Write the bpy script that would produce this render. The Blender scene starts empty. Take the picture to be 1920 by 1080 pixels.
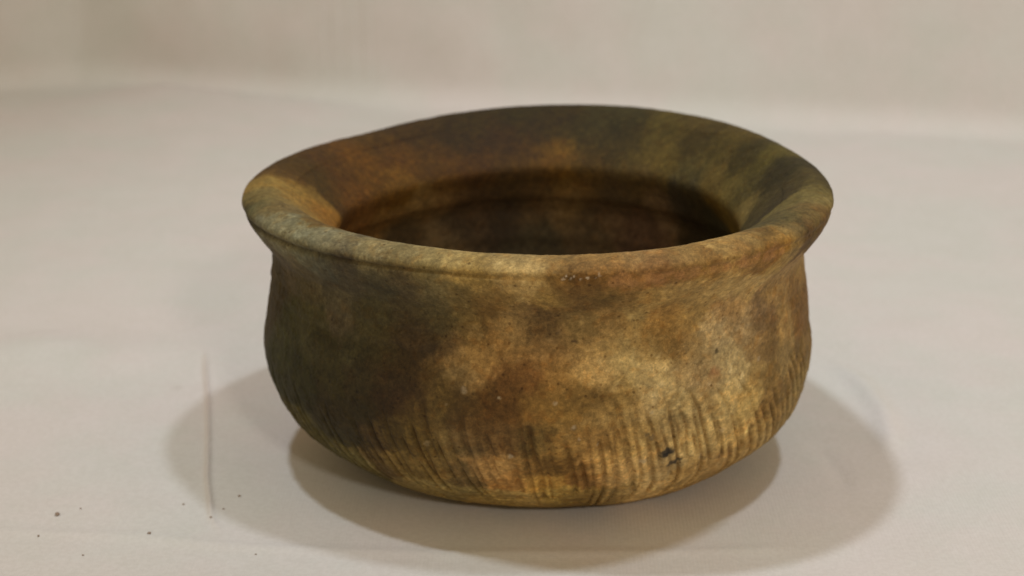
import bpy, bmesh, math
import numpy as np
from mathutils import Vector

S = 0.08                     # rim radius of the pot in metres; shapes below are given in rim radii
sc = bpy.context.scene
rng = np.random.default_rng(7)

# ------------------------------------------------------------------ camera, world, lamps, exposure
ELEV, DIST, FPX = 0.3249, 6.5, 1920 * 6.5 / 3.46
cam_d = bpy.data.cameras.new('camera'); cam = bpy.data.objects.new('camera', cam_d)
sc.collection.objects.link(cam); sc.camera = cam
cam.location = Vector((0, -DIST * math.cos(ELEV), 0.5 + DIST * math.sin(ELEV))) * S
cam.rotation_euler = (math.pi / 2 - ELEV, 0, 0)
cam_d.sensor_width = 36; cam_d.lens = FPX * 36 / 1920
cam_d.shift_x = -(1017.75 - 960) / 1920
cam_d.shift_y = (583.99 - 540) / 1920
cam_d.clip_end = 50; cam_d.clip_start = 0.01
cam_d.dof.use_dof = True; cam_d.dof.focus_distance = 5.5 * S; cam_d.dof.aperture_fstop = 16

w = bpy.data.worlds.new("World"); sc.world = w; w.use_nodes = True
bg = w.node_tree.nodes['Background']
bg.inputs[0].default_value = (1.0, 0.75, 0.44, 1); bg.inputs[1].default_value = 0.42   # the room's own soft light

RIM = Vector((-.01, 0.015, 0.95))
def lamp(name, kind, direction, dist, energy, size, col, aim=None):
    l = bpy.data.lights.new(name, kind); l.energy = energy; l.shadow_soft_size = size; l.color = col
    o = bpy.data.objects.new(name, l); sc.collection.objects.link(o)
    p = RIM + Vector(direction).normalized() * dist
    o.location = p * S
    if aim:
        o.rotation_euler = (Vector(aim) - p).to_track_quat('-Z', 'Y').to_euler()
        l.spot_size = math.radians(56); l.spot_blend = 1
    return o
lamp('ceiling_spot', 'SPOT', (0.285, -0.148, 1), 13.5, 13.2, 0.034, (.90, .985, 1.10), (1.2, 2.0, 0))
lamp('ceiling_spot', 'SPOT', (-0.214, -0.12, 1), 13.5, 15.2, 0.034, (.90, .985, 1.10), (1.2, 2.0, 0))
lamp('window_lamp', 'POINT', (0.56, -1.94, 1), 20, 20.0, 0.07, (1, 0.95, 0.86))

sc.view_settings.view_transform = 'Standard'; sc.view_settings.look = 'None'
sc.view_settings.exposure = 0; sc.view_settings.gamma = 1
sc.render.engine = 'CYCLES'; sc.cycles.filter_width = 1.6; sc.render.filter_size = 1.6

# ------------------------------------------------------------------ numpy noise
_lat = rng.random((32, 32, 32)).astype(np.float32) * 2 - 1
def vnoise(P, f, off=0.0):
    q = P * f + off + 100.0
    i = np.floor(q).astype(np.int32); t = (q - i).astype(np.float32); t = t * t * (3 - 2 * t)
    i0 = i & 31; i1 = (i + 1) & 31
    x0, y0, z0 = i0.T; x1, y1, z1 = i1.T; tx, ty, tz = t.T
    a = _lat[x0, y0, z0] * (1 - tx) + _lat[x1, y0, z0] * tx
    b = _lat[x0, y1, z0] * (1 - tx) + _lat[x1, y1, z0] * tx
    c = _lat[x0, y0, z1] * (1 - tx) + _lat[x1, y0, z1] * tx
    d = _lat[x0, y1, z1] * (1 - tx) + _lat[x1, y1, z1] * tx
    return (a * (1 - ty) + b * ty) * (1 - tz) + (c * (1 - ty) + d * ty) * tz
def fbm(P, f, octv=4, off=0.0, gain=0.5):
    s = 0; a = 1; n = 0
    for k in range(octv):
        s = s + a * vnoise(P, f * 2 ** k, off + 7.3 * k); n += a; a *= gain
    return s / n
def sstep(a, b, x):
    t = np.clip((x - a) / (b - a), 0, 1); return t * t * (3 - 2 * t)
def srgb(c):
    c = np.asarray(c, float) / 255
    return np.where(c <= 0.04045, c / 12.92, ((c + 0.055) / 1.055) ** 2.4)

# ------------------------------------------------------------------ node helpers
def new_mat(name):
    m = bpy.data.materials.new(name); m.use_nodes = True
    nt = m.node_tree; b = nt.nodes['Principled BSDF']
    return m, nt, b
def nd(nt, t, **kw):
    n = nt.nodes.new(t)
    for k, v in kw.items():
        if k in n.inputs.keys(): n.inputs[k].default_value = v
        else: setattr(n, k, v)
    return n
def noise(nt, scale, detail=4, rough=0.55, vec=None, dist=0.0):
    n = nt.nodes.new('ShaderNodeTexNoise'); n.inputs['Scale'].default_value = scale
    n.inputs['Detail'].default_value = detail; n.inputs['Roughness'].default_value = rough
    n.inputs['Distortion'].default_value = dist
    if vec is not None: nt.links.new(vec, n.inputs['Vector'])
    return n.outputs['Fac']
def maprange(nt, v, a, b, c, d):
    n = nt.nodes.new('ShaderNodeMapRange'); n.interpolation_type = 'SMOOTHSTEP'
    for i, x in zip((1, 2, 3, 4), (a, b, c, d)): n.inputs[i].default_value = x
    nt.links.new(v, n.inputs[0]); return n.outputs[0]
def mix(nt, mode, fac, a, b):
    n = nt.nodes.new('ShaderNodeMix'); n.data_type = 'RGBA'; n.blend_type = mode
    for sock, v in ((n.inputs[0], fac), (n.inputs[6], a), (n.inputs[7], b)):
        if isinstance(v, (float, int)): sock.default_value = v
        elif isinstance(v, tuple): sock.default_value = v
        else: nt.links.new(v, sock)
    return n.outputs[2]

# ------------------------------------------------------------------ clay material
clay, nt, b = new_mat('fired_clay')
tc = nt.nodes.new('ShaderNodeTexCoord'); ob = tc.outputs['Object']
at = nt.nodes.new('ShaderNodeVertexColor'); at.layer_name = 'stain'
col = at.outputs['Color']
n1 = noise(nt, 520, 5, 0.65, ob)
n2 = noise(nt, 1400, 3, 0.6, ob)
n3 = noise(nt, 3400, 2, 0.6, ob)
f1 = maprange(nt, n1, 0.3, 0.7, 0.91, 1.09)
f2 = maprange(nt, n2, 0.3, 0.7, 0.84, 1.16)
f3 = maprange(nt, n3, 0.3, 0.7, 0.86, 1.14)
def mul(a, v):
    n = nt.nodes.new('ShaderNodeVectorMath'); n.operation = 'SCALE'
    nt.links.new(a, n.inputs[0]); nt.links.new(v, n.inputs['Scale']); return n.outputs[0]
col = mul(mul(mul(col, f1), f2), f3)
n4 = noise(nt, 260, 5, 0.6, ob, 0.3)                                  # rusty tint drifting through the clay
col = mix(nt, 'MULTIPLY', maprange(nt, n4, 0.5, 0.75, 0.0, 0.4), col, (1.0, 0.84, 0.62, 1))
vo = nt.nodes.new('ShaderNodeTexVoronoi'); vo.inputs['Scale'].default_value = 420    # pits and dark specks
nt.links.new(ob, vo.inputs['Vector'])
pit = maprange(nt, vo.outputs['Distance'], 0.07, 0.22, 1.0, 0.0)
pm = nt.nodes.new('ShaderNodeMath'); pm.operation = 'MULTIPLY'
nt.links.new(pit, pm.inputs[0]); nt.links.new(maprange(nt, noise(nt, 160, 3, 0.5, ob), 0.42, 0.58, 0.1, 0.8), pm.inputs[1])
col = mix(nt, 'MULTIPLY', pm.outputs[0], col, (0.40, 0.33, 0.25, 1))
n5 = noise(nt, 330, 8, 0.72, ob, 0.4)                                 # chalky bloom with ragged edges
col = mul(col, maprange(nt, n5, 0.475, 0.53, 0.90, 1.09))
vf = nt.nodes.new('ShaderNodeTexVoronoi'); vf.inputs['Scale'].default_value = 900      # pale grit
nt.links.new(ob, vf.inputs['Vector'])
fl = nt.nodes.new('ShaderNodeMath'); fl.operation = 'MULTIPLY'
nt.links.new(maprange(nt, vf.outputs['Distance'], 0.10, 0.26, 1.0, 0.0), fl.inputs[0])
nt.links.new(maprange(nt, noise(nt, 210, 4, 0.6, ob), 0.5, 0.62, 0, 0.5), fl.inputs[1])
col = mix(nt, 'MIX', fl.outputs[0], col, mul(col, maprange(nt, n5, 0, 1, 1.6, 1.6)))
nt.links.new(col, b.inputs['Base Color'])
b.inputs['Roughness'].default_value = 0.78
b.inputs['Specular IOR Level'].default_value = 0.28
h = nt.nodes.new('ShaderNodeMath'); h.operation = 'MULTIPLY_ADD'
nt.links.new(n2, h.inputs[0]); h.inputs[1].default_value = 0.6; nt.links.new(n1, h.inputs[2])
h2 = nt.nodes.new('ShaderNodeMath'); h2.operation = 'MULTIPLY_ADD'
nt.links.new(pm.outputs[0], h2.inputs[0]); h2.inputs[1].default_value = -0.5; nt.links.new(h.outputs[0], h2.inputs[2])
bp = nt.nodes.new('ShaderNodeBump'); bp.inputs['Strength'].default_value = 0.4; bp.inputs['Distance'].default_value = 0.0006
nt.links.new(h2.outputs[0], bp.inputs['Height']); nt.links.new(bp.outputs[0], b.inputs['Normal'])

# ------------------------------------------------------------------ the pot
def cr(P, n=12):
    P = np.array(P, float); Q = np.vstack([2 * P[0] - P[1], P, 2 * P[-1] - P[-2]]); o = []
    t = np.linspace(0, 1, n, endpoint=False)[:, None]
    for i in range(1, len(Q) - 2):
        a, b_, c, d = Q[i - 1], Q[i], Q[i + 1], Q[i + 2]
        o.append(.5 * ((2 * b_) + (c - a) * t + (2 * a - 5 * b_ + 4 * c - d) * t * t + (3 * b_ - a - 3 * c + d) * t ** 3))
    o.append(Q[-2][None]); return np.vstack(o)
HR = 0.9861
inner = [(0.0000, 0.0700), (0.3500, 0.0800), (0.6200, 0.1500), (0.7600, 0.3100), (0.8000, 0.4800), (0.7750, 0.6350), (0.7120, 0.7411), (0.6880, 0.8011), (0.7000, 0.8361), (0.7600, 0.8961), (0.8400, 0.9561)]
outer = [(0.9100, 0.9861), (0.9620, 0.9771), (0.9920, 0.9501), (0.9830, 0.9081), (0.9500, 0.8541), (0.9140, 0.8061), (0.8970, 0.7650), (0.9005, 0.6799), (0.9107, 0.6003), (0.9171, 0.5208), (0.9201, 0.4413), (0.8861, 0.3190), (0.8179, 0.1967), (0.7176, 0.1054), (0.5824, 0.0180), (0.4659, 0.0000), (0.0000, 0.0000)]
prof = cr(inner + outer, 24)
seg = np.r_[0, np.cumsum(np.linalg.norm(np.diff(prof, axis=0), axis=1))]
ss = np.linspace(0, seg[-1], 3000); ker = np.exp(-np.linspace(-2.5, 2.5, 41) ** 2 / 2); ker /= ker.sum()
pp = np.stack([np.interp(ss, seg, prof[:, k]) for k in (0, 1)], 1)
sm = np.stack([np.convolve(np.pad(pp[:, k], 20, mode='edge'), ker, 'valid') for k in (0, 1)], 1)
prof = np.stack([np.interp(seg, ss, sm[:, k]) for k in (0, 1)], 1); prof[0, 0] = prof[-1, 0] = 0   # hands round every edge off
kn = seg[24 * (len(inner) + 6)]                     # arc length at the neck (outside)
kt = seg[24 * 7]                                     # arc length at the throat (inside)
kb = seg[24 * (len(inner) + 14)]                     # arc length where the base starts
rows = np.r_[np.linspace(0, kt, 110, endpoint=False), np.linspace(kt, kn, 170, endpoint=False),
             np.linspace(kn, kb, 250, endpoint=False), np.linspace(kb, seg[-1], 20)]
pr = np.interp(rows, seg, prof[:, 0]); pz = np.interp(rows, seg, prof[:, 1])
i_throat, i_neck = 110, 280
NT = 1500
th = np.linspace(0, 2 * np.pi, NT, endpoint=False)
hh = [-0.0581, -0.0388, -0.0339, -0.0285, 0.0380, 0.0010, 0.0086, 0.0011, -0.0132, 0.0035, 0.0080, 0.0711]
r = pr[:, None]; z = pz[:, None]; T = th[None]
wgt = np.clip(z / HR, 0, 1) ** 2
dr = hh[0] * np.cos(2 * T) + hh[1] * np.sin(2 * T) + hh[2] * np.cos(3 * T) + hh[3] * np.sin(3 * T)
dz = hh[4] * np.cos(T) + hh[5] * np.sin(T) + hh[6] * np.cos(2 * T) + hh[7] * np.sin(2 * T)
dz = dz - .017 * np.exp(-((T - 2.28) / .34) ** 2) - .008 * np.exp(-((T - .85) / .35) ** 2)
w2 = np.clip(1 - z / .5, 0, 1)
RR = r * (1 + dr * wgt) * (1 + w2 * (hh[10] * np.cos(T) + hh[11] * np.cos(2 * T)))
P = np.stack([RR * np.cos(T) + hh[8] * wgt - 0.0134 * np.exp(-((z - .4) / .2) ** 2), RR * np.sin(T) + hh[9] * wgt, z + dz * wgt * r], -1)   # (rows, NT, 3)
NR = len(rows)

def normals(P):
    du = np.roll(P, -1, 1) - np.roll(P, 1, 1)
    dv = np.empty_like(P); dv[1:-1] = P[2:] - P[:-2]; dv[0] = P[1] - P[0]; dv[-1] = P[-1] - P[-2]
    n = np.cross(dv, du); n /= np.linalg.norm(n, axis=-1, keepdims=True) + 1e-12
    return n
N0 = normals(P)
mid = P[NR // 2 + 40, 0]
if (N0[i_neck + 60, 0] * [1, 0, 0]).sum() < 0: N0 = -N0
F = P.reshape(-1, 3)
outside = (np.arange(NR) >= i_neck - 60)[:, None] * np.ones((1, NT))
disp = 0.005 * fbm(F, 2.2, 3, 3.1) + 0.0022 * fbm(F, 9, 3, 9.7) + 0.0011 * fbm(F, 40, 3, 1.7)
disp = disp.reshape(NR, NT)
Fo = F[:, 2].reshape(NR, NT)
# flaky crust standing a little proud of the wall, and wear along the lip
crust = (sstep(.03, .13, fbm(F, 24, 5, 55.0, .6)) * sstep(-.25, .15, fbm(F, 2.6, 2, 66.0))).reshape(NR, NT)
disp += .0022 * crust * (Fo < .86) * (np.arange(NR) >= i_neck)[:, None]
disp -= .0022 * (sstep(.22, .6, fbm(F, 17, 3, 77.0))).reshape(NR, NT) * (Fo > .90)
gr = np.exp(-(((F - [.10, -1.02, .945]) / [.13, .2, .028]) ** 2).sum(1)).reshape(NR, NT)
disp += .006 * gr * fbm(F, 90, 2, 14.0).reshape(NR, NT)
# throwing lines round the neck and shoulder
zz = P[..., 2]; ang = np.broadcast_to(T, zz.shape)
body_row = (np.arange(NR) >= i_neck - 45)[:, None]
wav = 0.012 * fbm(np.stack([np.cos(ang), np.sin(ang), ang * 0], -1).reshape(-1, 3), 1.6, 3, 5.5).reshape(NR, NT)
for z0, wd, am in ((.700, .010, -.0022), (.665, .012, .0018), (.640, .006, -.0012), (.775, .008, -.0014), (.80, .006, .001)):
    disp += body_row * am * np.exp(-((zz + wav - z0) / wd) ** 2)
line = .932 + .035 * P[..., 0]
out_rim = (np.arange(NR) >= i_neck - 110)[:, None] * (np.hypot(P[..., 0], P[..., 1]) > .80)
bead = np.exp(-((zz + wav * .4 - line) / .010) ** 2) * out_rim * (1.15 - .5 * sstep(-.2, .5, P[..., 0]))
disp -= .0085 * bead
disp += .0022 * np.exp(-((zz + wav * .4 - line - .028) / .014) ** 2) * out_rim
lines = fbm(P.reshape(-1, 3) * [1.6, 1.6, 26] + .15 * fbm(P.reshape(-1, 3), 2, 2, 6)[:, None], 1.0, 4, 12.0, .6).reshape(NR, NT)
disp += .0009 * lines * body_row * sstep(.55, .70, zz)
inner_row = (np.arange(NR) < i_throat)[:, None]
for z0, wd, am in ((.70, .03, .012), (.62, .02, -.006), (.52, .03, .009), (.40, .03, -.008)):
    disp += inner_row * am * np.exp(-((zz + wav - z0) / wd) ** 2)
# combed grooves on the lower wall
groove = np.zeros((NR, NT)); rowsl = slice(i_neck, NR)
Zl = zz[rowsl]; Tl = ang[rowsl]
nG = 195
cent = np.sort((np.arange(nG) + rng.uniform(-.42, .42, nG)) / nG * 2 * np.pi)
for k, c in enumerate(cent):
    d0 = (c + np.pi / 2 + np.pi) % (2 * np.pi) - np.pi        # angle from the front
    slant = .13 + .65 * math.tan(min(max(d0, 0), .85)) if -.1 < d0 < 1.3 else (.13 + .13 * max(d0, -1) if d0 < 0 else .1)
    slant += rng.normal(0, .035)
    top = .475 + rng.uniform(-.10, .07) - .10 * float(np.clip((-.15 - d0) / .5, 0, 1))
    bot = rng.uniform(.03, .15) if rng.random() < .6 else rng.uniform(.15, .32)
    if rng.random() < .25: top -= rng.uniform(.05, .14)
    wd = rng.uniform(.0065, .0115); dep = rng.uniform(.45, 1.15)
    jj = np.abs((th - c + np.pi) % (2 * np.pi) - np.pi) < 0.45
    zl = Zl[:, jj]; tl = (Tl[:, jj] - c + np.pi) % (2 * np.pi) - np.pi
    curve = slant * (0.30 - zl) + 0.0025 * np.sin(zl * 17 + k * 1.7)
    g = dep * np.clip(1.15 - np.abs(tl - curve) / wd, 0, 1) * sstep(bot - .03, bot + .03, zl) * (1 - sstep(top - .05, top + .03, zl))
    sub = groove[rowsl]; sub[:, jj] = np.maximum(sub[:, jj], g)
DEEP = [((-.050, .46), (-.021, .331), (.012, .099)), ((.233, .439), (.26, .31), (.284, .119)), ((.409, .48), (.429, .403), (.448, .267)),
        ((.199, .498), (.214, .442), (.235, .36)), ((.271, .496), (.288, .433), (.30, .37)), ((-.246, .473), (-.235, .38), (-.22, .295))]
gm = (sstep(-.5, .1, fbm(F, 4.5, 3, 21.0)) * .6 + .4).reshape(NR, NT) * (1 + .5 * fbm(F, 30, 2, 4.0)).reshape(NR, NT)
groove *= gm
Xl, Yl = P[..., 0][rowsl], P[..., 1][rowsl]
for k, pts in enumerate(DEEP):                                # x at a height z, on the front of the pot
    zs = [q[1] for q in pts][::-1]; xs = [q[0] for q in pts][::-1]
    xc = np.interp(Zl, zs, xs) + .004 * np.sin(Zl * 31 + k)
    g = np.exp(-((Xl - xc) / (.0085 if k < 2 else .006)) ** 2) * (Yl < 0) * sstep(zs[0] - .02, zs[0] + .03, Zl) * (1 - sstep(zs[-1] - .03, zs[-1] + .01, Zl))
    groove[rowsl] = np.maximum(groove[rowsl], g * (1.0 if k < 2 else .8))
disp -= groove * 0.010
P = P + N0 * disp[..., None]
zmin = P[..., 2].min(); P[..., 2] -= zmin
flatz = P[..., 2] < 0.004
N1 = normals(P)
if (N1 * N0).sum() < 0: N1 = -N1

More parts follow.
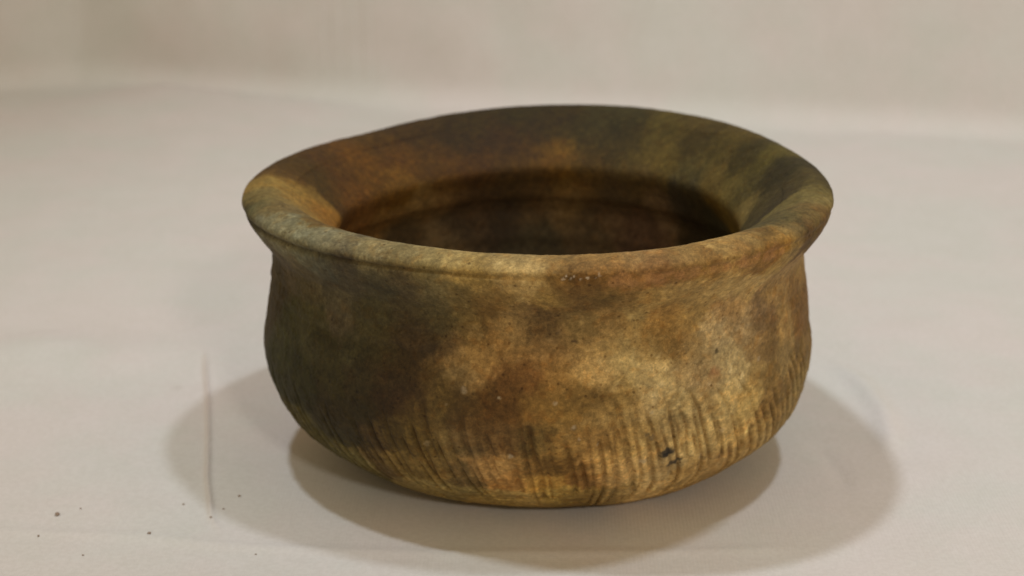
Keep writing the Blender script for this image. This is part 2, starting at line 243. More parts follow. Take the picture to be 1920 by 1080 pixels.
#PAINT-BEGIN
# the clay's own colours: points on the surface (in rim radii) and the colour of the clay there
STAINS = '''
    -0.921,-0.326,0.935,0.11,0.098,0.0393; -0.85,-0.466,0.931,0.187,0.165,0.0798; -0.771,-0.572,0.938,0.191,0.17,0.0828; -0.68,-0.667,0.942,0.201,0.174,0.0856; -0.628,-0.716,0.943,0.224,0.185,0.0832; -0.493,-0.798,0.954,0.198,0.152,0.0594;
    -0.365,-0.875,0.959,0.271,0.204,0.0757; -0.241,-0.914,0.968,0.325,0.232,0.0782; -0.102,-0.964,0.972,0.293,0.202,0.0685; 0.033,-0.994,0.975,0.264,0.163,0.0482; 0.17,-1.001,0.982,0.287,0.168,0.0461; 0.272,-0.988,0.987,0.279,0.168,0.0537;
    0.396,-0.958,0.993,0.26,0.157,0.0443; 0.522,-0.897,0.999,0.314,0.195,0.056; 0.618,-0.835,1.002,0.296,0.188,0.0549; 0.724,-0.725,1.007,0.166,0.113,0.0343; 0.82,-0.596,1.004,0.125,0.083,0.0238; 0.879,-0.467,1.001,0.184,0.132,0.04;
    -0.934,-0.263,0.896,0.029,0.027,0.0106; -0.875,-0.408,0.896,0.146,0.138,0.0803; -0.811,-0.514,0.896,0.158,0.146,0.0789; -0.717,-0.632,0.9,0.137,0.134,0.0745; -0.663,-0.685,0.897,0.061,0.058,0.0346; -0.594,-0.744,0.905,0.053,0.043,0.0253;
    -0.495,-0.811,0.908,0.101,0.081,0.0368; -0.526,-0.793,0.924,0.179,0.148,0.0646; -0.412,-0.864,0.945,0.15,0.115,0.0427; -0.332,-0.906,0.923,0.201,0.148,0.0491; -0.225,-0.948,0.931,0.342,0.232,0.0665; -0.18,-0.969,0.923,0.223,0.143,0.0369;
    -0.116,-0.988,0.946,0.426,0.3,0.1081; -0.028,-1.005,0.94,0.443,0.304,0.1083; 0.065,-1.022,0.957,0.179,0.098,0.0235; 0.11,-1.019,0.942,0.14,0.072,0.0176; 0.166,-1.025,0.953,0.186,0.094,0.0233; 0.21,-1.025,0.959,0.268,0.132,0.0315;
    0.303,-1.012,0.962,0.235,0.115,0.031; 0.377,-0.993,0.969,0.172,0.087,0.0245; 0.44,-0.968,0.951,0.362,0.217,0.0533; 0.47,-0.959,0.973,0.177,0.091,0.0212; 0.581,-0.898,0.978,0.186,0.093,0.0214; 0.667,-0.832,0.975,0.233,0.114,0.0221;
    0.695,-0.802,0.97,0.338,0.17,0.0284; 0.653,-0.815,0.995,0.095,0.058,0.0148; 0.755,-0.736,0.977,0.119,0.076,0.0261; 0.795,-0.676,0.983,0.106,0.059,0.017; 0.855,-0.533,0.961,0.144,0.08,0.0202; 0.552,-0.911,0.957,0.424,0.273,0.0809;
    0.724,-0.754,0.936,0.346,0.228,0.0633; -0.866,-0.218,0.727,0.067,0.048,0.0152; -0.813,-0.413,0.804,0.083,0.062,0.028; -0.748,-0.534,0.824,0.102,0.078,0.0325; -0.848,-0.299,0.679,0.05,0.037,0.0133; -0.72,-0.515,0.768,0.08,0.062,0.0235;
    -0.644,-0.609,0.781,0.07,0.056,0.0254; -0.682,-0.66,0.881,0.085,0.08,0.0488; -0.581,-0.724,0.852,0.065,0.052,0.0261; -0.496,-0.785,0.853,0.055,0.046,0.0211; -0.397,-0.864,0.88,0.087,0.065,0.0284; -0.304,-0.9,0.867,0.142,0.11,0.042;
    -0.225,-0.914,0.846,0.15,0.102,0.0299; -0.135,-0.952,0.859,0.195,0.118,0.0306; -0.057,-0.993,0.897,0.353,0.237,0.0815; 0.019,-0.99,0.878,0.255,0.16,0.0404; 0.095,-1.01,0.901,0.158,0.088,0.0225; 0.123,-0.989,0.872,0.125,0.073,0.0218;
    0.176,-1.002,0.891,0.128,0.08,0.0203; 0.231,-0.968,0.857,0.193,0.113,0.0307; 0.306,-0.957,0.862,0.324,0.203,0.0568; 0.398,-0.936,0.87,0.285,0.184,0.0579; 0.498,-0.868,0.854,0.385,0.258,0.0864; 0.602,-0.756,0.828,0.415,0.282,0.0978;
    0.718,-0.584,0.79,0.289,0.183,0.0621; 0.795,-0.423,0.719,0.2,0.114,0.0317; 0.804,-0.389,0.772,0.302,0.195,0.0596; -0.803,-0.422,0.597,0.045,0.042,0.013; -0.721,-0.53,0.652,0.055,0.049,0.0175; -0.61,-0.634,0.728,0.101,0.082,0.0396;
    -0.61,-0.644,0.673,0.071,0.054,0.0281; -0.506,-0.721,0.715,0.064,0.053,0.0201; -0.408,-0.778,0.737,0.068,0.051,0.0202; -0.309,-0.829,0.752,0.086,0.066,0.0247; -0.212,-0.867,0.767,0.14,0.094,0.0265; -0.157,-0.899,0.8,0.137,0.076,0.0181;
    -0.103,-0.898,0.769,0.284,0.177,0.0558; -0.058,-0.905,0.763,0.268,0.17,0.0554; -0.005,-0.913,0.775,0.102,0.058,0.0184; 0.003,-0.911,0.747,0.101,0.062,0.0209; 0.065,-0.92,0.784,0.177,0.109,0.0322; 0.104,-0.916,0.774,0.2,0.131,0.0401;
    0.19,-0.911,0.78,0.223,0.133,0.0384; 0.264,-0.901,0.785,0.335,0.23,0.0754; 0.343,-0.874,0.769,0.29,0.164,0.0422; 0.361,-0.865,0.741,0.282,0.157,0.0374; 0.439,-0.837,0.771,0.3,0.191,0.0575; 0.559,-0.752,0.751,0.341,0.21,0.0769;
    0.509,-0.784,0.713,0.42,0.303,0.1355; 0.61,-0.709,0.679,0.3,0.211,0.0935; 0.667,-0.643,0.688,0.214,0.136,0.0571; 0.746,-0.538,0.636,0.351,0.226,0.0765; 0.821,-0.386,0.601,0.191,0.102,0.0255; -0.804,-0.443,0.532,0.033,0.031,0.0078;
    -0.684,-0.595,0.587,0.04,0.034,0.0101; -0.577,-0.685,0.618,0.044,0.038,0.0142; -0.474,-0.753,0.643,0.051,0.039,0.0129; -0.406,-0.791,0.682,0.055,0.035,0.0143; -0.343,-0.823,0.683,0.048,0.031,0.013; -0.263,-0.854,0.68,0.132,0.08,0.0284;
    -0.197,-0.87,0.733,0.146,0.088,0.0256; -0.176,-0.877,0.705,0.324,0.195,0.0591; -0.199,-0.877,0.663,0.335,0.2,0.0558; -0.121,-0.895,0.692,0.255,0.148,0.0429; -0.058,-0.908,0.683,0.266,0.15,0.0439; 0.019,-0.912,0.698,0.252,0.147,0.0456;
    0.096,-0.911,0.707,0.274,0.168,0.052; 0.158,-0.909,0.715,0.345,0.222,0.0722; 0.22,-0.901,0.695,0.34,0.234,0.0804; 0.281,-0.89,0.675,0.379,0.27,0.0979; 0.363,-0.861,0.698,0.249,0.152,0.042; 0.411,-0.843,0.674,0.194,0.113,0.0324;
    0.46,-0.817,0.665,0.392,0.277,0.1115; 0.526,-0.774,0.684,0.426,0.319,0.1508; 0.563,-0.748,0.606,0.386,0.294,0.1327; 0.651,-0.663,0.612,0.298,0.193,0.0717; 0.681,-0.631,0.616,0.187,0.115,0.0369; 0.75,-0.529,0.544,0.284,0.19,0.0656;
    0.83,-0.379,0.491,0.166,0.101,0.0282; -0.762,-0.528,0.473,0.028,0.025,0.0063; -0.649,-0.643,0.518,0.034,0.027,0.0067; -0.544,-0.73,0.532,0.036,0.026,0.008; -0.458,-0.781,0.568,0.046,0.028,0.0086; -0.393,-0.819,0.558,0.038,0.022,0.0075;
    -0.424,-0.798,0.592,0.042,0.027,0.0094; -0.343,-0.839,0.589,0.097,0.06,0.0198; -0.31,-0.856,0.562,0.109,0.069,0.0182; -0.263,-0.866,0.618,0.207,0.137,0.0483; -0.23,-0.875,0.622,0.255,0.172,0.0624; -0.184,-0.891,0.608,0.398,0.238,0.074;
    -0.174,-0.888,0.639,0.336,0.192,0.0533; -0.231,-0.884,0.556,0.087,0.052,0.0161; -0.121,-0.908,0.581,0.125,0.06,0.0156; -0.06,-0.916,0.603,0.173,0.083,0.0212; -0.154,-0.906,0.532,0.112,0.057,0.0138; -0.012,-0.923,0.554,0.222,0.122,0.0284;
    0.033,-0.923,0.604,0.298,0.165,0.0419; 0.127,-0.916,0.633,0.513,0.334,0.1134; 0.173,-0.912,0.617,0.512,0.344,0.1242; 0.254,-0.897,0.629,0.535,0.391,0.1492; 0.332,-0.874,0.602,0.515,0.377,0.1507; 0.413,-0.841,0.607,0.441,0.311,0.1226;
    0.444,-0.825,0.6,0.299,0.204,0.084; 0.503,-0.789,0.551,0.433,0.316,0.1363; 0.584,-0.726,0.548,0.552,0.416,0.1768; 0.656,-0.654,0.521,0.416,0.284,0.097; 0.694,-0.611,0.489,0.21,0.13,0.0373; 0.775,-0.492,0.442,0.197,0.124,0.0361;
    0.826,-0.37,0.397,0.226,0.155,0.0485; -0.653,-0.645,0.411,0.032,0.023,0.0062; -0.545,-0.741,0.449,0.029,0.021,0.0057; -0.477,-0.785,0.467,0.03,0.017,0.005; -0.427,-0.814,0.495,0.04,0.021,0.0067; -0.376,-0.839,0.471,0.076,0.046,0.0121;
    -0.312,-0.865,0.482,0.108,0.069,0.0183; -0.25,-0.885,0.489,0.08,0.047,0.014; -0.183,-0.902,0.479,0.101,0.053,0.0136; -0.106,-0.917,0.504,0.108,0.052,0.012; -0.029,-0.925,0.505,0.186,0.101,0.0236; 0.017,-0.927,0.505,0.274,0.161,0.0371;
    0.096,-0.924,0.538,0.204,0.119,0.0292; 0.052,-0.926,0.488,0.228,0.132,0.0309; 0.159,-0.917,0.546,0.163,0.096,0.0246; 0.223,-0.902,0.529,0.285,0.183,0.0524; 0.176,-0.913,0.486,0.285,0.178,0.0522; 0.255,-0.891,0.491,0.305,0.203,0.0674;
    0.317,-0.876,0.512,0.476,0.354,0.1501; 0.399,-0.84,0.489,0.386,0.283,0.112; 0.481,-0.796,0.471,0.364,0.252,0.092; 0.55,-0.745,0.451,0.516,0.372,0.1386; 0.642,-0.654,0.435,0.483,0.335,0.1085; 0.7,-0.576,0.385,0.197,0.118,0.0324;
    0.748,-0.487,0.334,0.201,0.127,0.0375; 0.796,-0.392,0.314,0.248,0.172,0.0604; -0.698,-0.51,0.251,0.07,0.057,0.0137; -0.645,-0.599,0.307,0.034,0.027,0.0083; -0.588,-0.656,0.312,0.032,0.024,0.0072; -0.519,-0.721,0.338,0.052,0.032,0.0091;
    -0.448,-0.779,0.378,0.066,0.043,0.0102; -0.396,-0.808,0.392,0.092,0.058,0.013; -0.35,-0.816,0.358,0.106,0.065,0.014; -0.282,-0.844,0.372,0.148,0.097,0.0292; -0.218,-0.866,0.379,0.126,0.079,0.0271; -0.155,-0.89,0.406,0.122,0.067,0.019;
    -0.091,-0.895,0.393,0.129,0.07,0.0197; -0.019,-0.899,0.393,0.097,0.062,0.0163; 0.019,-0.885,0.371,0.234,0.134,0.0314; 0.098,-0.897,0.394,0.281,0.164,0.042; 0.161,-0.883,0.388,0.278,0.158,0.0414; 0.224,-0.869,0.381,0.268,0.16,0.0441;
    0.289,-0.851,0.39,0.394,0.262,0.0836; 0.368,-0.833,0.418,0.328,0.226,0.0817; 0.457,-0.747,0.347,0.538,0.382,0.1393; 0.526,-0.71,0.333,0.41,0.28,0.0975; 0.599,-0.627,0.299,0.541,0.365,0.1204; 0.673,-0.555,0.287,0.336,0.219,0.0672;
    0.712,-0.492,0.276,0.338,0.232,0.0809; -0.589,-0.585,0.22,0.125,0.097,0.0279; -0.627,-0.553,0.223,0.096,0.079,0.0229; -0.525,-0.642,0.233,0.09,0.057,0.0183; -0.456,-0.693,0.237,0.138,0.088,0.0218; -0.386,-0.744,0.258,0.141,0.089,0.021;
    -0.321,-0.77,0.254,0.164,0.103,0.0259; -0.255,-0.782,0.242,0.13,0.084,0.0276; -0.191,-0.818,0.274,0.263,0.149,0.045; -0.157,-0.826,0.277,0.456,0.264,0.0805; -0.108,-0.85,0.306,0.358,0.205,0.0591; -0.092,-0.806,0.234,0.328,0.167,0.0419;
    -0.028,-0.843,0.284,0.155,0.086,0.021; -0.003,-0.793,0.229,0.412,0.237,0.0501; 0.067,-0.842,0.284,0.143,0.075,0.0156; 0.133,-0.818,0.256,0.189,0.097,0.024; 0.179,-0.825,0.295,0.491,0.305,0.0916; 0.23,-0.786,0.243,0.41,0.256,0.0853;
    0.296,-0.767,0.252,0.503,0.336,0.1194; 0.378,-0.737,0.238,0.37,0.26,0.1042; 0.466,-0.667,0.209,0.382,0.245,0.078; 0.553,-0.616,0.222,0.359,0.229,0.0751; 0.636,-0.54,0.215,0.321,0.202,0.0594; -0.362,-0.641,0.143,0.253,0.182,0.0564;
    -0.262,-0.664,0.126,0.226,0.163,0.0491; -0.163,-0.642,0.097,0.347,0.229,0.0618; -0.062,-0.686,0.117,0.373,0.248,0.0722; 0.054,-0.711,0.134,0.334,0.224,0.0552; 0.136,-0.692,0.13,0.221,0.139,0.0354; 0.236,-0.686,0.136,0.304,0.207,0.0697;
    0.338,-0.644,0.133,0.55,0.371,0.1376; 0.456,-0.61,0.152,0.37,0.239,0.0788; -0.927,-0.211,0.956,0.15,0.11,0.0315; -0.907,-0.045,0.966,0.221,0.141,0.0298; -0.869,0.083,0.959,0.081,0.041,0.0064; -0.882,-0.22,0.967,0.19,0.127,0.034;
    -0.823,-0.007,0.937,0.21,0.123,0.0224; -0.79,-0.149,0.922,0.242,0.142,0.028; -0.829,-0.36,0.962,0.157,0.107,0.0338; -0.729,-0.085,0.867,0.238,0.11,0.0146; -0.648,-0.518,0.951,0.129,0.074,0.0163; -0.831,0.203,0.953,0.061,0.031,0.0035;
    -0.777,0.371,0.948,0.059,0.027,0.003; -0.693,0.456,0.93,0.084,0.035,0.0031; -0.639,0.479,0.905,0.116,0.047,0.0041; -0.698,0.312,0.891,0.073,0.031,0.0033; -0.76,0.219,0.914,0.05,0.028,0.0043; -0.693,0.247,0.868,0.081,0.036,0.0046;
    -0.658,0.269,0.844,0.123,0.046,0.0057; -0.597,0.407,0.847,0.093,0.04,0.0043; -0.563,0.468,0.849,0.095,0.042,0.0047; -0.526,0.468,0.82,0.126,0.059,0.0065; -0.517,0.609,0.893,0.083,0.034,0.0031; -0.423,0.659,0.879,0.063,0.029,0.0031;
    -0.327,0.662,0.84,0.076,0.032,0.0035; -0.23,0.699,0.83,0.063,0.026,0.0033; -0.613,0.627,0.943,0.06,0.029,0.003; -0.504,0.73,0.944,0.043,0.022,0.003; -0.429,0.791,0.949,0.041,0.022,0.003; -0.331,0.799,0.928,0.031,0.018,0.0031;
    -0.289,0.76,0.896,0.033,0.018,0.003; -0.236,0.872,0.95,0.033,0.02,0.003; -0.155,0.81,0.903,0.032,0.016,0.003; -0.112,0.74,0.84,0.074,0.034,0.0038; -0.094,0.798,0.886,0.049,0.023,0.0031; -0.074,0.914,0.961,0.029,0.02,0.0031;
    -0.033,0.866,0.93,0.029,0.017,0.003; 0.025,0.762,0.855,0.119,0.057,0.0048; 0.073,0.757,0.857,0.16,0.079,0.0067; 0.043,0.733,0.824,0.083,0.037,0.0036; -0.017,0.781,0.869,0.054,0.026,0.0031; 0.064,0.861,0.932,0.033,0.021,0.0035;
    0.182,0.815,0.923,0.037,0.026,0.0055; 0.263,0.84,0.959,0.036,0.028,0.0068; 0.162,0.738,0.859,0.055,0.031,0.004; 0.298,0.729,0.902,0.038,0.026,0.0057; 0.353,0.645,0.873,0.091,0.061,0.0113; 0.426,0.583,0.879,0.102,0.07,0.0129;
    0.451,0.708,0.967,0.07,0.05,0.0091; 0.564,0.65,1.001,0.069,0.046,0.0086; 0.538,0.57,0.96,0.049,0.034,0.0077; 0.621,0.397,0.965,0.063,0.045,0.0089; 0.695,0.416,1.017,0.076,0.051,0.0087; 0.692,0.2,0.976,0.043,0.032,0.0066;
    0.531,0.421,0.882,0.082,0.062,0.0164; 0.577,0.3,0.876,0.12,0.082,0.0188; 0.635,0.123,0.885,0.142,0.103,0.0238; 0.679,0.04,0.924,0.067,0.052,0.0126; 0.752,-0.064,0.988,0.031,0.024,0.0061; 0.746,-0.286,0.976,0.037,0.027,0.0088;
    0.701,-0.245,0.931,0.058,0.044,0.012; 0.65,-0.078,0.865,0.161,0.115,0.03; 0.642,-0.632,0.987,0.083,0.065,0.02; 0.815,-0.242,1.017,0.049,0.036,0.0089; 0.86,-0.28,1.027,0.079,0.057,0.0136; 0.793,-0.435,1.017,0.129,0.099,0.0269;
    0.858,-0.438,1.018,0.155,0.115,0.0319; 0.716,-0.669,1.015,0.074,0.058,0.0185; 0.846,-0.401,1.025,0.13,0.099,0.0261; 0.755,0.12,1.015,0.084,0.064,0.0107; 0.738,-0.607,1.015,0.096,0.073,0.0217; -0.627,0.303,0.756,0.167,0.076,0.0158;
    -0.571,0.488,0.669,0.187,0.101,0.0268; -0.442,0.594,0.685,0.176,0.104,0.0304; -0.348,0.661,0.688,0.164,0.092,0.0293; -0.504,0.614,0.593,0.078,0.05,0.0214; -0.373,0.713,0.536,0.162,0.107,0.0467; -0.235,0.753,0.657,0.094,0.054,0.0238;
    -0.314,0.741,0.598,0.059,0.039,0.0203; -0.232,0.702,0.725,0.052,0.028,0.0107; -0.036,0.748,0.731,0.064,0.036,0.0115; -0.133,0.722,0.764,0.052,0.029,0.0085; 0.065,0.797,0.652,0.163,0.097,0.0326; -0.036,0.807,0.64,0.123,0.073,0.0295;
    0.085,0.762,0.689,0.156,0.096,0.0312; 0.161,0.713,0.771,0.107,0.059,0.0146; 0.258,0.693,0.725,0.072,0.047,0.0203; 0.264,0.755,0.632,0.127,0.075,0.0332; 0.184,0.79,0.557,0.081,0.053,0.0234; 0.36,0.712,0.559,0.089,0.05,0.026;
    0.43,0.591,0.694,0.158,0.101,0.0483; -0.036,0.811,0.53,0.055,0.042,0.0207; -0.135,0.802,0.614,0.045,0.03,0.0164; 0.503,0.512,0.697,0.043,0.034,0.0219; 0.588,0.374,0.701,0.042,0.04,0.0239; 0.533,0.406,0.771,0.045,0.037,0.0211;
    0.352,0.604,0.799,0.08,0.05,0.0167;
'''
SPOTS = [(.377, -.783, .315, .022, (.030, .026, .022), .95), (.372, -.775, .300, .015, (.03, .026, .022), .9),
         (.393, -.746, .263, .013, (.04, .033, .026), .85), (.407, -.742, .268, .012, (.04, .033, .026), .8), (.420, -.740, .276, .009, (.05, .04, .03), .7),
         (.309, -.849, .395, .010, (.08, .06, .035), .6), (.325, -.837, .381, .013, (.10, .08, .05), .5), (.519, -.779, .635, .008, (.06, .045, .025), .8),
         (.552, -.631, .236, .018, (.12, .07, .03), .55), (.535, -.640, .245, .010, (.06, .045, .03), .6), (.088, -.910, .721, .007, (.05, .03, .015), .85),
         (.096, -.910, .720, .006, (.05, .03, .015), .8), (-.088, -1.002, .933, .006, (.14, .09, .04), .8), (.29, -.66, .13, .008, (.07, .05, .03), .6),
         (.045, -.91, .745, .010, (.14, .09, .04), .5), (.46, -.80, .60, .006, (.10, .07, .03), .6),
         (.505, -.775, .575, .020, (.40, .17, .06), .55), (.497, -.775, .545, .026, (.42, .25, .09), .40)]
SPOTS += [(x, -1.022, z_, .0045, (.55, .45, .31), .8) for x, z_ in ((.068, .952), (.082, .948), (.092, .954), (.112, .944), (.128, .950), (.145, .951), (.060, .944), (.16, .955))]  # glints of the gritty front lip, painted as pale specks
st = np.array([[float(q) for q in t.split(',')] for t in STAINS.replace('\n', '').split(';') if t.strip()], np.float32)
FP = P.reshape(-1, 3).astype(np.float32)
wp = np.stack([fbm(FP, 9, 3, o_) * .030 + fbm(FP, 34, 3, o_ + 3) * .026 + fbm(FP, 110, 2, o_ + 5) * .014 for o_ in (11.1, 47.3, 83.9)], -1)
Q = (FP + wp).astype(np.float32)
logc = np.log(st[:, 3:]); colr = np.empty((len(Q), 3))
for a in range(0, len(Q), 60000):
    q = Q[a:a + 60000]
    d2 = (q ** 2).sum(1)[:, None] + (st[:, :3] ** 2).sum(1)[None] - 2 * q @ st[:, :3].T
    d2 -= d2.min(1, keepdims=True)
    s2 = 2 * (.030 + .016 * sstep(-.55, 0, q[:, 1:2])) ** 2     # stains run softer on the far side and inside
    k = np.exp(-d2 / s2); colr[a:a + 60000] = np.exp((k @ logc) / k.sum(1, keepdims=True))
m1 = fbm(FP, 22, 4, 31.0); m2 = fbm(FP, 75, 3, 61.0); m3 = fbm(FP, 40, 4, 91.0)
colr *= np.exp(.16 * m1 + .38 * m2 + .16 * lines.reshape(-1) * (FP[:, 2] > .5))[:, None]
rust = sstep(.12, .45, m3)[:, None]; colr *= 1 - rust * np.array([.02, .10, .20])
cr_ = (crust * (Fo < .86) * (np.arange(NR) >= i_neck)[:, None]).reshape(-1)
colr *= (1 + .22 * cr_ * sstep(.08, .2, colr[:, 0]))[:, None]
rimc = np.exp(-((cr_ - .35) / .18) ** 2) * (cr_ > .02); colr *= 1 - rimc[:, None] * np.array([.14, .20, .28])
pale = sstep(.18, .5, fbm(FP, 55, 3, 17.0)) * sstep(.10, .22, colr[:, 0])
colr = colr * (1 + pale[:, None] * np.array([.20, .24, .34]))
# dirt held in the combed grooves, clean edges between them
gf = groove.reshape(-1, 1); dirty = (.35 + .65 * sstep(-.3, .3, fbm(FP, 5, 2, 71.0)))[:, None]
colr *= 1 - gf * dirty * np.array([.38, .46, .56])
edge = np.clip(np.roll(groove, 6, 1) + np.roll(groove, -6, 1) - 2 * groove, 0, 1).reshape(-1, 1)
colr *= 1 + .36 * edge
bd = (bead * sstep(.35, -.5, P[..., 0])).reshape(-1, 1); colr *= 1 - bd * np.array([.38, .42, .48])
# rust along the right of the lip, dark smears below it, pale flakes on the scored wall
lx = np.linspace(0, 1, 22)
SPOTS += [(x, y, z_ + .006 * math.sin(k * 2.3), .018 + .007 * math.sin(k * 1.7), (.36, .185, .07), .42 + .2 * math.sin(k * 3.1)) for k, (x, y, z_) in
          enumerate(zip(np.interp(lx, [0, .5, 1], [.20, .473, .70]), np.interp(lx, [0, .5, 1], [-1.022, -.963, -.80]), np.interp(lx, [0, 1], [.935, .955])))]
rs = np.random.default_rng(5)
for k in range(46):
    t_ = rs.uniform(-.55, .75); zq = rs.uniform(.18, .62)
    q_ = np.argmin(np.abs(FP[:, 0] - t_) + np.abs(FP[:, 2] - zq) + 9 * (FP[:, 1] > -.3) + 9 * (np.hypot(FP[:, 0], FP[:, 1]) < .62))
    light = rs.random() < .6
    SPOTS.append((*FP[q_], rs.uniform(.005, .013), (.50, .40, .24) if light else (.12, .075, .03), rs.uniform(.3, .6) if t_ > -.25 else .15))
# dark, rusty and pale spots, with the painted glints of the lip
for x, y, z_, rad, cc, stg in SPOTS:
    d = np.linalg.norm((FP + wp * .35) - np.array([x, y, z_], np.float32), axis=1)
    f = (1 - sstep(rad * .55, rad * 1.35, d))[:, None] * stg
    colr = colr * (1 - f) + np.array(cc) * f
#PAINT-END
dust = sstep(.06, .22, colr[:, :1])                          # a pale film of dust on the lighter clay
colr = np.clip(colr * (1 + dust * np.array([.05, .07, .16])), 0.004, 0.9)

def empty(name, loc, label, cat):
    o = bpy.data.objects.new(name, None); sc.collection.objects.link(o)
    o.location = loc; o['label'] = label; o['category'] = cat; o.empty_display_size = 0.02
    return o
def grid_part(name, bands, parent):
    """One mesh made of bands of rows of the pot's surface."""
    V, Q, Nn, C = [], [], [], []; base = 0
    for a, bb in bands:
        n = bb - a
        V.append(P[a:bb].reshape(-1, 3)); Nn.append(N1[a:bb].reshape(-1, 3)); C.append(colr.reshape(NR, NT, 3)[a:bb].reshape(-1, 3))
        i, j = np.meshgrid(np.arange(n - 1), np.arange(NT), indexing='ij'); j1 = (j + 1) % NT
        Q.append(np.stack([i * NT + j, i * NT + j1, (i + 1) * NT + j1, (i + 1) * NT + j], -1).reshape(-1, 4) + base)
        base += n * NT
    V = np.vstack(V) * S; Q = np.vstack(Q); Nn = np.vstack(Nn); C = np.vstack(C)
    # face winding towards the shaded normal
    q = Q[len(Q) // 2]; fn = np.cross(V[q[1]] - V[q[0]], V[q[3]] - V[q[0]])
    if fn @ Nn[q[0]] < 0: Q = Q[:, ::-1]
    me = bpy.data.meshes.new(name)
    me.vertices.add(len(V)); me.vertices.foreach_set('co', V.astype(np.float32).ravel())
    me.loops.add(Q.size); me.loops.foreach_set('vertex_index', Q.astype(np.int32).ravel())
    me.polygons.add(len(Q)); me.polygons.foreach_set('loop_start', np.arange(0, Q.size, 4, dtype=np.int32))
    me.polygons.foreach_set('loop_total', np.full(len(Q), 4, dtype=np.int32))
    me.polygons.foreach_set('use_smooth', np.ones(len(Q), dtype=bool))
    me.update(calc_edges=True)
    ca = me.color_attributes.new('stain', 'FLOAT_COLOR', 'POINT')
    ca.data.foreach_set('color', np.c_[C, np.ones(len(C))].astype(np.float32).ravel())
    me.normals_split_custom_set_from_vertices(Nn.astype(np.float32).tolist())
    me.materials.append(clay)
    o = bpy.data.objects.new(name, me); sc.collection.objects.link(o); o.parent = parent
    return o
pot = empty('clay_pot', (0, 0, 0.0), 'wide round clay pot with flared rim, stained olive, rust and cream, standing on white cloth', 'pot')
body = grid_part('body', [(0, i_throat + 1), (i_neck, NR)], pot)
rim = grid_part('rim', [(i_throat, i_neck + 1)], pot)

# ------------------------------------------------------------------ the cloth: one sheet, flat in front, rising behind
def axis(fine, a, b, c, d, coarse):
    return np.unique(np.r_[np.arange(a, b, coarse), np.arange(b, c, fine), np.arange(c, d + coarse, coarse)])
gx = np.unique(np.r_[axis(.0125, -7.5, -2.3, 1.9, 6.5, .06), np.arange(-1.37, -.98, .004)])
gy = axis(.0125, -3.2, -1.0, 1.7, 4.0, .05)
ts = np.r_[gy, np.arange(gy[-1] + .05, 13.5, .05)]            # run along the cloth; past the bend it climbs
X, TT = np.meshgrid(gx, ts)
yb = np.interp(X, [-7, -4, -3.0, -2.4, -1.0, 1.5, 2.8, 6], [5.4, 5.55, 6.0, 5.85, 5.35, 4.78, 4.48, 4.1])
BEND, A = 0.16, math.radians(87)
u = TT - yb
arc = BEND * A
Yc = np.where(u < 0, TT, np.where(u < arc, yb + BEND * np.sin(np.clip(u, 0, arc) / BEND), yb + BEND * math.sin(A) + (u - arc) * math.cos(A)))
Zc = np.where(u < 0, 0, np.where(u < arc, BEND * (1 - np.cos(np.clip(u, 0, arc) / BEND)), BEND * (1 - math.cos(A)) + (u - arc) * math.sin(A)))
PF = np.stack([X, TT, X * 0], -1).reshape(-1, 3)
near = 1 - sstep(.75, 1.1, np.hypot(X, TT - .0))              # the pot presses the cloth flat
und = (0.022 * fbm(PF, .9, 3, 2.2) + 0.004 * fbm(PF, 4.5, 3, 8.1)).reshape(X.shape)
back = sstep(4.0, 7.0, TT)
und = und * (1 - near) + back * (0.24 * fbm(PF * [1, .45, 1], .75, 4, 4.4)).reshape(X.shape)
Hh = und; Dm = np.zeros_like(X)
def seg_ridge(pts, wid, hgt, fade=.12, pw=2, dirt=0):
    """A fold along a polyline: width and height in rim radii."""
    global Hh
    pts = np.array(pts, float); L = np.r_[0, np.cumsum(np.linalg.norm(np.diff(pts, axis=0), axis=1))]
    tt = np.linspace(0, L[-1], 60); cx = np.interp(tt, L, pts[:, 0]); cy = np.interp(tt, L, pts[:, 1])
    x0, x1, y0, y1 = cx.min() - 4 * wid - .1, cx.max() + 4 * wid + .1, cy.min() - 4 * wid - .1, cy.max() + 4 * wid + .1
    m = (X > x0) & (X < x1) & (TT > y0) & (TT < y1)
    xs, ys = X[m], TT[m]; best = np.full(xs.shape, 9.); bt = np.zeros(xs.shape)
    for k in range(len(tt) - 1):
        ax, ay = cx[k], cy[k]; bx, by = cx[k + 1] - ax, cy[k + 1] - ay
        q = np.clip(((xs - ax) * bx + (ys - ay) * by) / (bx * bx + by * by + 1e-12), 0, 1)
        d = np.hypot(xs - ax - q * bx, ys - ay - q * by); sel = d < best
        best[sel] = d[sel]; bt[sel] = tt[k] + q[sel] * (tt[k + 1] - tt[k])
    f = sstep(0, fade, bt) * (1 - sstep(L[-1] - fade, L[-1], bt))
    if dirt: Dm[m] = np.maximum(Dm[m], dirt * np.exp(-(best / (wid * 1.3)) ** 2) * f)
    add = np.zeros_like(X); add[m] = hgt * np.exp(-(best / wid) ** pw) * f
    Hh = Hh + add
seg_ridge([(-1.345, 1.05), (-1.30, .80), (-1.254, .564), (-1.168, .063), (-1.112, -.293), (-1.052, -.577), (-.99, -.72)], .010, .010, .25, dirt=.38)
seg_ridge([(1.08, .95), (1.15, .83), (1.21, .60), (1.235, .356), (1.222, .10), (1.17, -.15)], .045, .024, .35)
seg_ridge([(.93, .08), (.979, -.075), (1.003, -.314), (.99, -.40)], .03, -.006, .12)
seg_ridge([(-1.9, -.66), (-1.255, -.71), (-1.03, -.758), (-.663, -.802), (-.3, -.825), (.4, -.82), (.9, -.79)], .030, .005, .3)
seg_ridge([(-2.5, .80), (-1.8, .95), (-1.35, .97), (-1.1, .95)], .22, .028, .4)
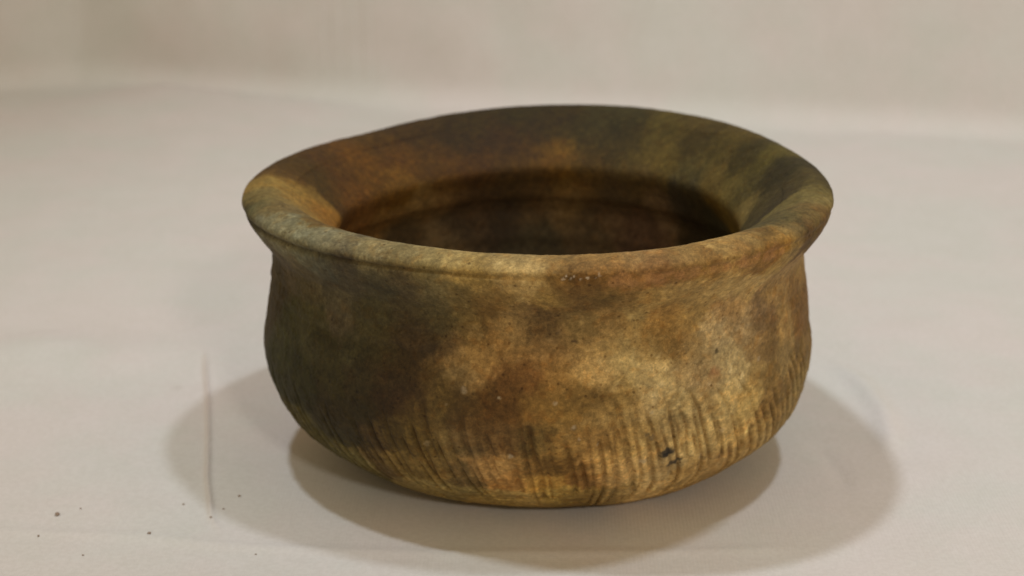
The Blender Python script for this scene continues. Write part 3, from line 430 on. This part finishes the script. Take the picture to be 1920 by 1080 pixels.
seg_ridge([(-2.05, 1.25), (-1.97, 1.05), (-1.85, .9)], .13, .012, .15)
seg_ridge([(-5.2, 5.5), (-4.3, 5.9), (-3.6, 5.75)], .22, .20, .5)
seg_ridge([(-4.6, 8.2), (-3.9, 6.8), (-3.75, 5.9)], .22, .22, .6)
seg_ridge([(1.6, 8.5), (2.3, 6.8), (2.6, 5.6)], .30, .14, .8)
seg_ridge([(-1.4, 7.9), (-.6, 6.6), (.2, 6.2)], .35, .10, .9)
zmask = near
Zf = Zc + np.where(u < 0, Hh, 0) + np.where(u >= 0, Hh, 0) * math.cos(A) ; Yf = Yc - np.where(u >= 0, Hh, 0) * math.sin(A) * sstep(0, .6, u)
# nothing of the cloth may rise into the pot's foot
Zf -= near * 0.0
Vc = np.stack([X, Yf, Zf - 0.0015], -1).reshape(-1, 3) * S
nr, nc = X.shape
i, j = np.meshgrid(np.arange(nr - 1), np.arange(nc - 1), indexing='ij')
Qc = np.stack([i * nc + j, i * nc + j + 1, (i + 1) * nc + j + 1, (i + 1) * nc + j], -1).reshape(-1, 4)
me = bpy.data.meshes.new('backdrop_cloth')
me.vertices.add(len(Vc)); me.vertices.foreach_set('co', Vc.astype(np.float32).ravel())
me.loops.add(Qc.size); me.loops.foreach_set('vertex_index', Qc.astype(np.int32).ravel())
me.polygons.add(len(Qc)); me.polygons.foreach_set('loop_start', np.arange(0, Qc.size, 4, dtype=np.int32))
me.polygons.foreach_set('loop_total', np.full(len(Qc), 4, dtype=np.int32))
me.polygons.foreach_set('use_smooth', np.ones(len(Qc), dtype=bool)); me.update(calc_edges=True)
cl, nt, b = new_mat('white_cotton')
tc = nt.nodes.new('ShaderNodeTexCoord'); ob = tc.outputs['Object']
c = mix(nt, 'MIX', maprange(nt, noise(nt, 16, 4, 0.6, ob), .35, .65, 0, 1), (.655, .645, .605, 1), (.685, .640, .610, 1))
c = mix(nt, 'MULTIPLY', maprange(nt, noise(nt, 60, 4, 0.6, ob), .35, .7, 0, .35), c, (.93, .94, .91, 1))
c = mix(nt, 'MULTIPLY', maprange(nt, noise(nt, 700, 3, 0.6, ob), .3, .7, 0, .7), c, (.91, .905, .895, 1))
# a small grey smudge on the cloth, left of the pot
sm = nd(nt, 'ShaderNodeVectorMath', operation='DISTANCE'); nt.links.new(ob, sm.inputs[0]); sm.inputs[1].default_value = (-1.374 * S, .608 * S, 0)
c = mix(nt, 'MULTIPLY', maprange(nt, sm.outputs['Value'], .0005, .0032, .8, 0), c, (.90, .885, .87, 1))
so = nt.nodes.new('ShaderNodeVertexColor'); so.layer_name = 'soil'
sx_ = nt.nodes.new('ShaderNodeSeparateColor'); nt.links.new(so.outputs['Color'], sx_.inputs[0])
c = mix(nt, 'MULTIPLY', sx_.outputs[0], c, (.80, .69, .63, 1))
nt.links.new(c, b.inputs['Base Color']); b.inputs['Roughness'].default_value = .95; b.inputs['Specular IOR Level'].default_value = .1
wx = nd(nt, 'ShaderNodeTexWave', Scale=330.0); wx.inputs['Distortion'].default_value = 1.5; nt.links.new(ob, wx.inputs['Vector'])
wy = nd(nt, 'ShaderNodeTexWave', Scale=330.0, bands_direction='Y'); wy.inputs['Distortion'].default_value = 1.5; nt.links.new(ob, wy.inputs['Vector'])
ad = nd(nt, 'ShaderNodeMath', operation='ADD'); nt.links.new(wx.outputs['Fac'], ad.inputs[0]); nt.links.new(wy.outputs['Fac'], ad.inputs[1])
bp = nt.nodes.new('ShaderNodeBump'); bp.inputs['Strength'].default_value = .15; bp.inputs['Distance'].default_value = .00015
nt.links.new(ad.outputs[0], bp.inputs['Height']); nt.links.new(bp.outputs[0], b.inputs['Normal'])
ca = me.color_attributes.new('soil', 'FLOAT_COLOR', 'POINT')
ca.data.foreach_set('color', np.c_[np.repeat(Dm.reshape(-1, 1), 3, 1), np.ones(Dm.size)].astype(np.float32).ravel())
me.materials.append(cl)
cloth = bpy.data.objects.new('backdrop_cloth', me); sc.collection.objects.link(cloth)
cloth['label'] = 'creased off-white cotton cloth laid under the pot and rising behind it'; cloth['category'] = 'cloth'

# ------------------------------------------------------------------ crumbs of earth on the cloth
dirt, nt, b = new_mat('dry_earth')
tc = nt.nodes.new('ShaderNodeTexCoord')
c = mix(nt, 'MIX', noise(nt, 900, 3, .6, tc.outputs['Object']), (.20, .14, .10, 1), (.33, .25, .19, 1))
nt.links.new(c, b.inputs['Base Color']); b.inputs['Roughness'].default_value = .95
def cloth_z(x, y):
    iy = np.argmin(abs(ts - y)); ix = np.argmin(abs(gx - x)); return Zf[iy, ix] - .0015
CR = [(-1.546, -.561, .0105, 'largest brown crumb of earth on the cloth at far left'),
      (-1.568, -.714, .0052, 'tiny dark crumb at lower left, just in front of the largest crumb'),
      (-1.481, -.518, .0042, 'faint crumb just right of the largest brown crumb'),
      (-1.227, -.699, .0068, 'round dark crumb left of the foot of the upright crease'),
      (-1.053, -.583, .0062, 'brown crumb lying at the lower end of the upright crease'),
      (-.988, -.414, .0072, 'dark crumb on the cloth inside the pale shadow, right of the upright crease'),
      (-1.402, -.838, .0042, 'small crumb nearest the bottom left edge of the cloth'),
      (-1.158, -.482, .0042, 'faint reddish crumb left of the upright crease'),
      (-1.025, -.510, .0048, 'faint crumb just right of the upright crease'),
      (-.877, -.827, .0040, 'small crumb in front of the low fold at the bottom edge')]
for x, y, s, lab in CR:
    s *= .8
    bm = bmesh.new(); bmesh.ops.create_icosphere(bm, subdivisions=2, radius=1)
    sx, sy = rng.uniform(.8, 1.35), rng.uniform(.8, 1.2); rr = rng.uniform(0, 3)
    for v in bm.verts:
        k = 1 + rng.uniform(-.2, .2)
        p_ = Vector((v.co.x * sx * k, v.co.y * sy * k, v.co.z * .55 * k))
        v.co = Vector((p_.x * math.cos(rr) - p_.y * math.sin(rr), p_.x * math.sin(rr) + p_.y * math.cos(rr), p_.z)) * s * S
    m_ = bpy.data.meshes.new('earth_crumb'); bm.to_mesh(m_); bm.free(); m_.materials.append(dirt)
    o = bpy.data.objects.new('earth_crumb', m_); sc.collection.objects.link(o)
    o.location = (x * S, y * S, (cloth_z(x, y) + s * .45) * S)
    o['label'] = lab; o['category'] = 'crumb'; o['group'] = 'earth crumbs scattered on the cloth'
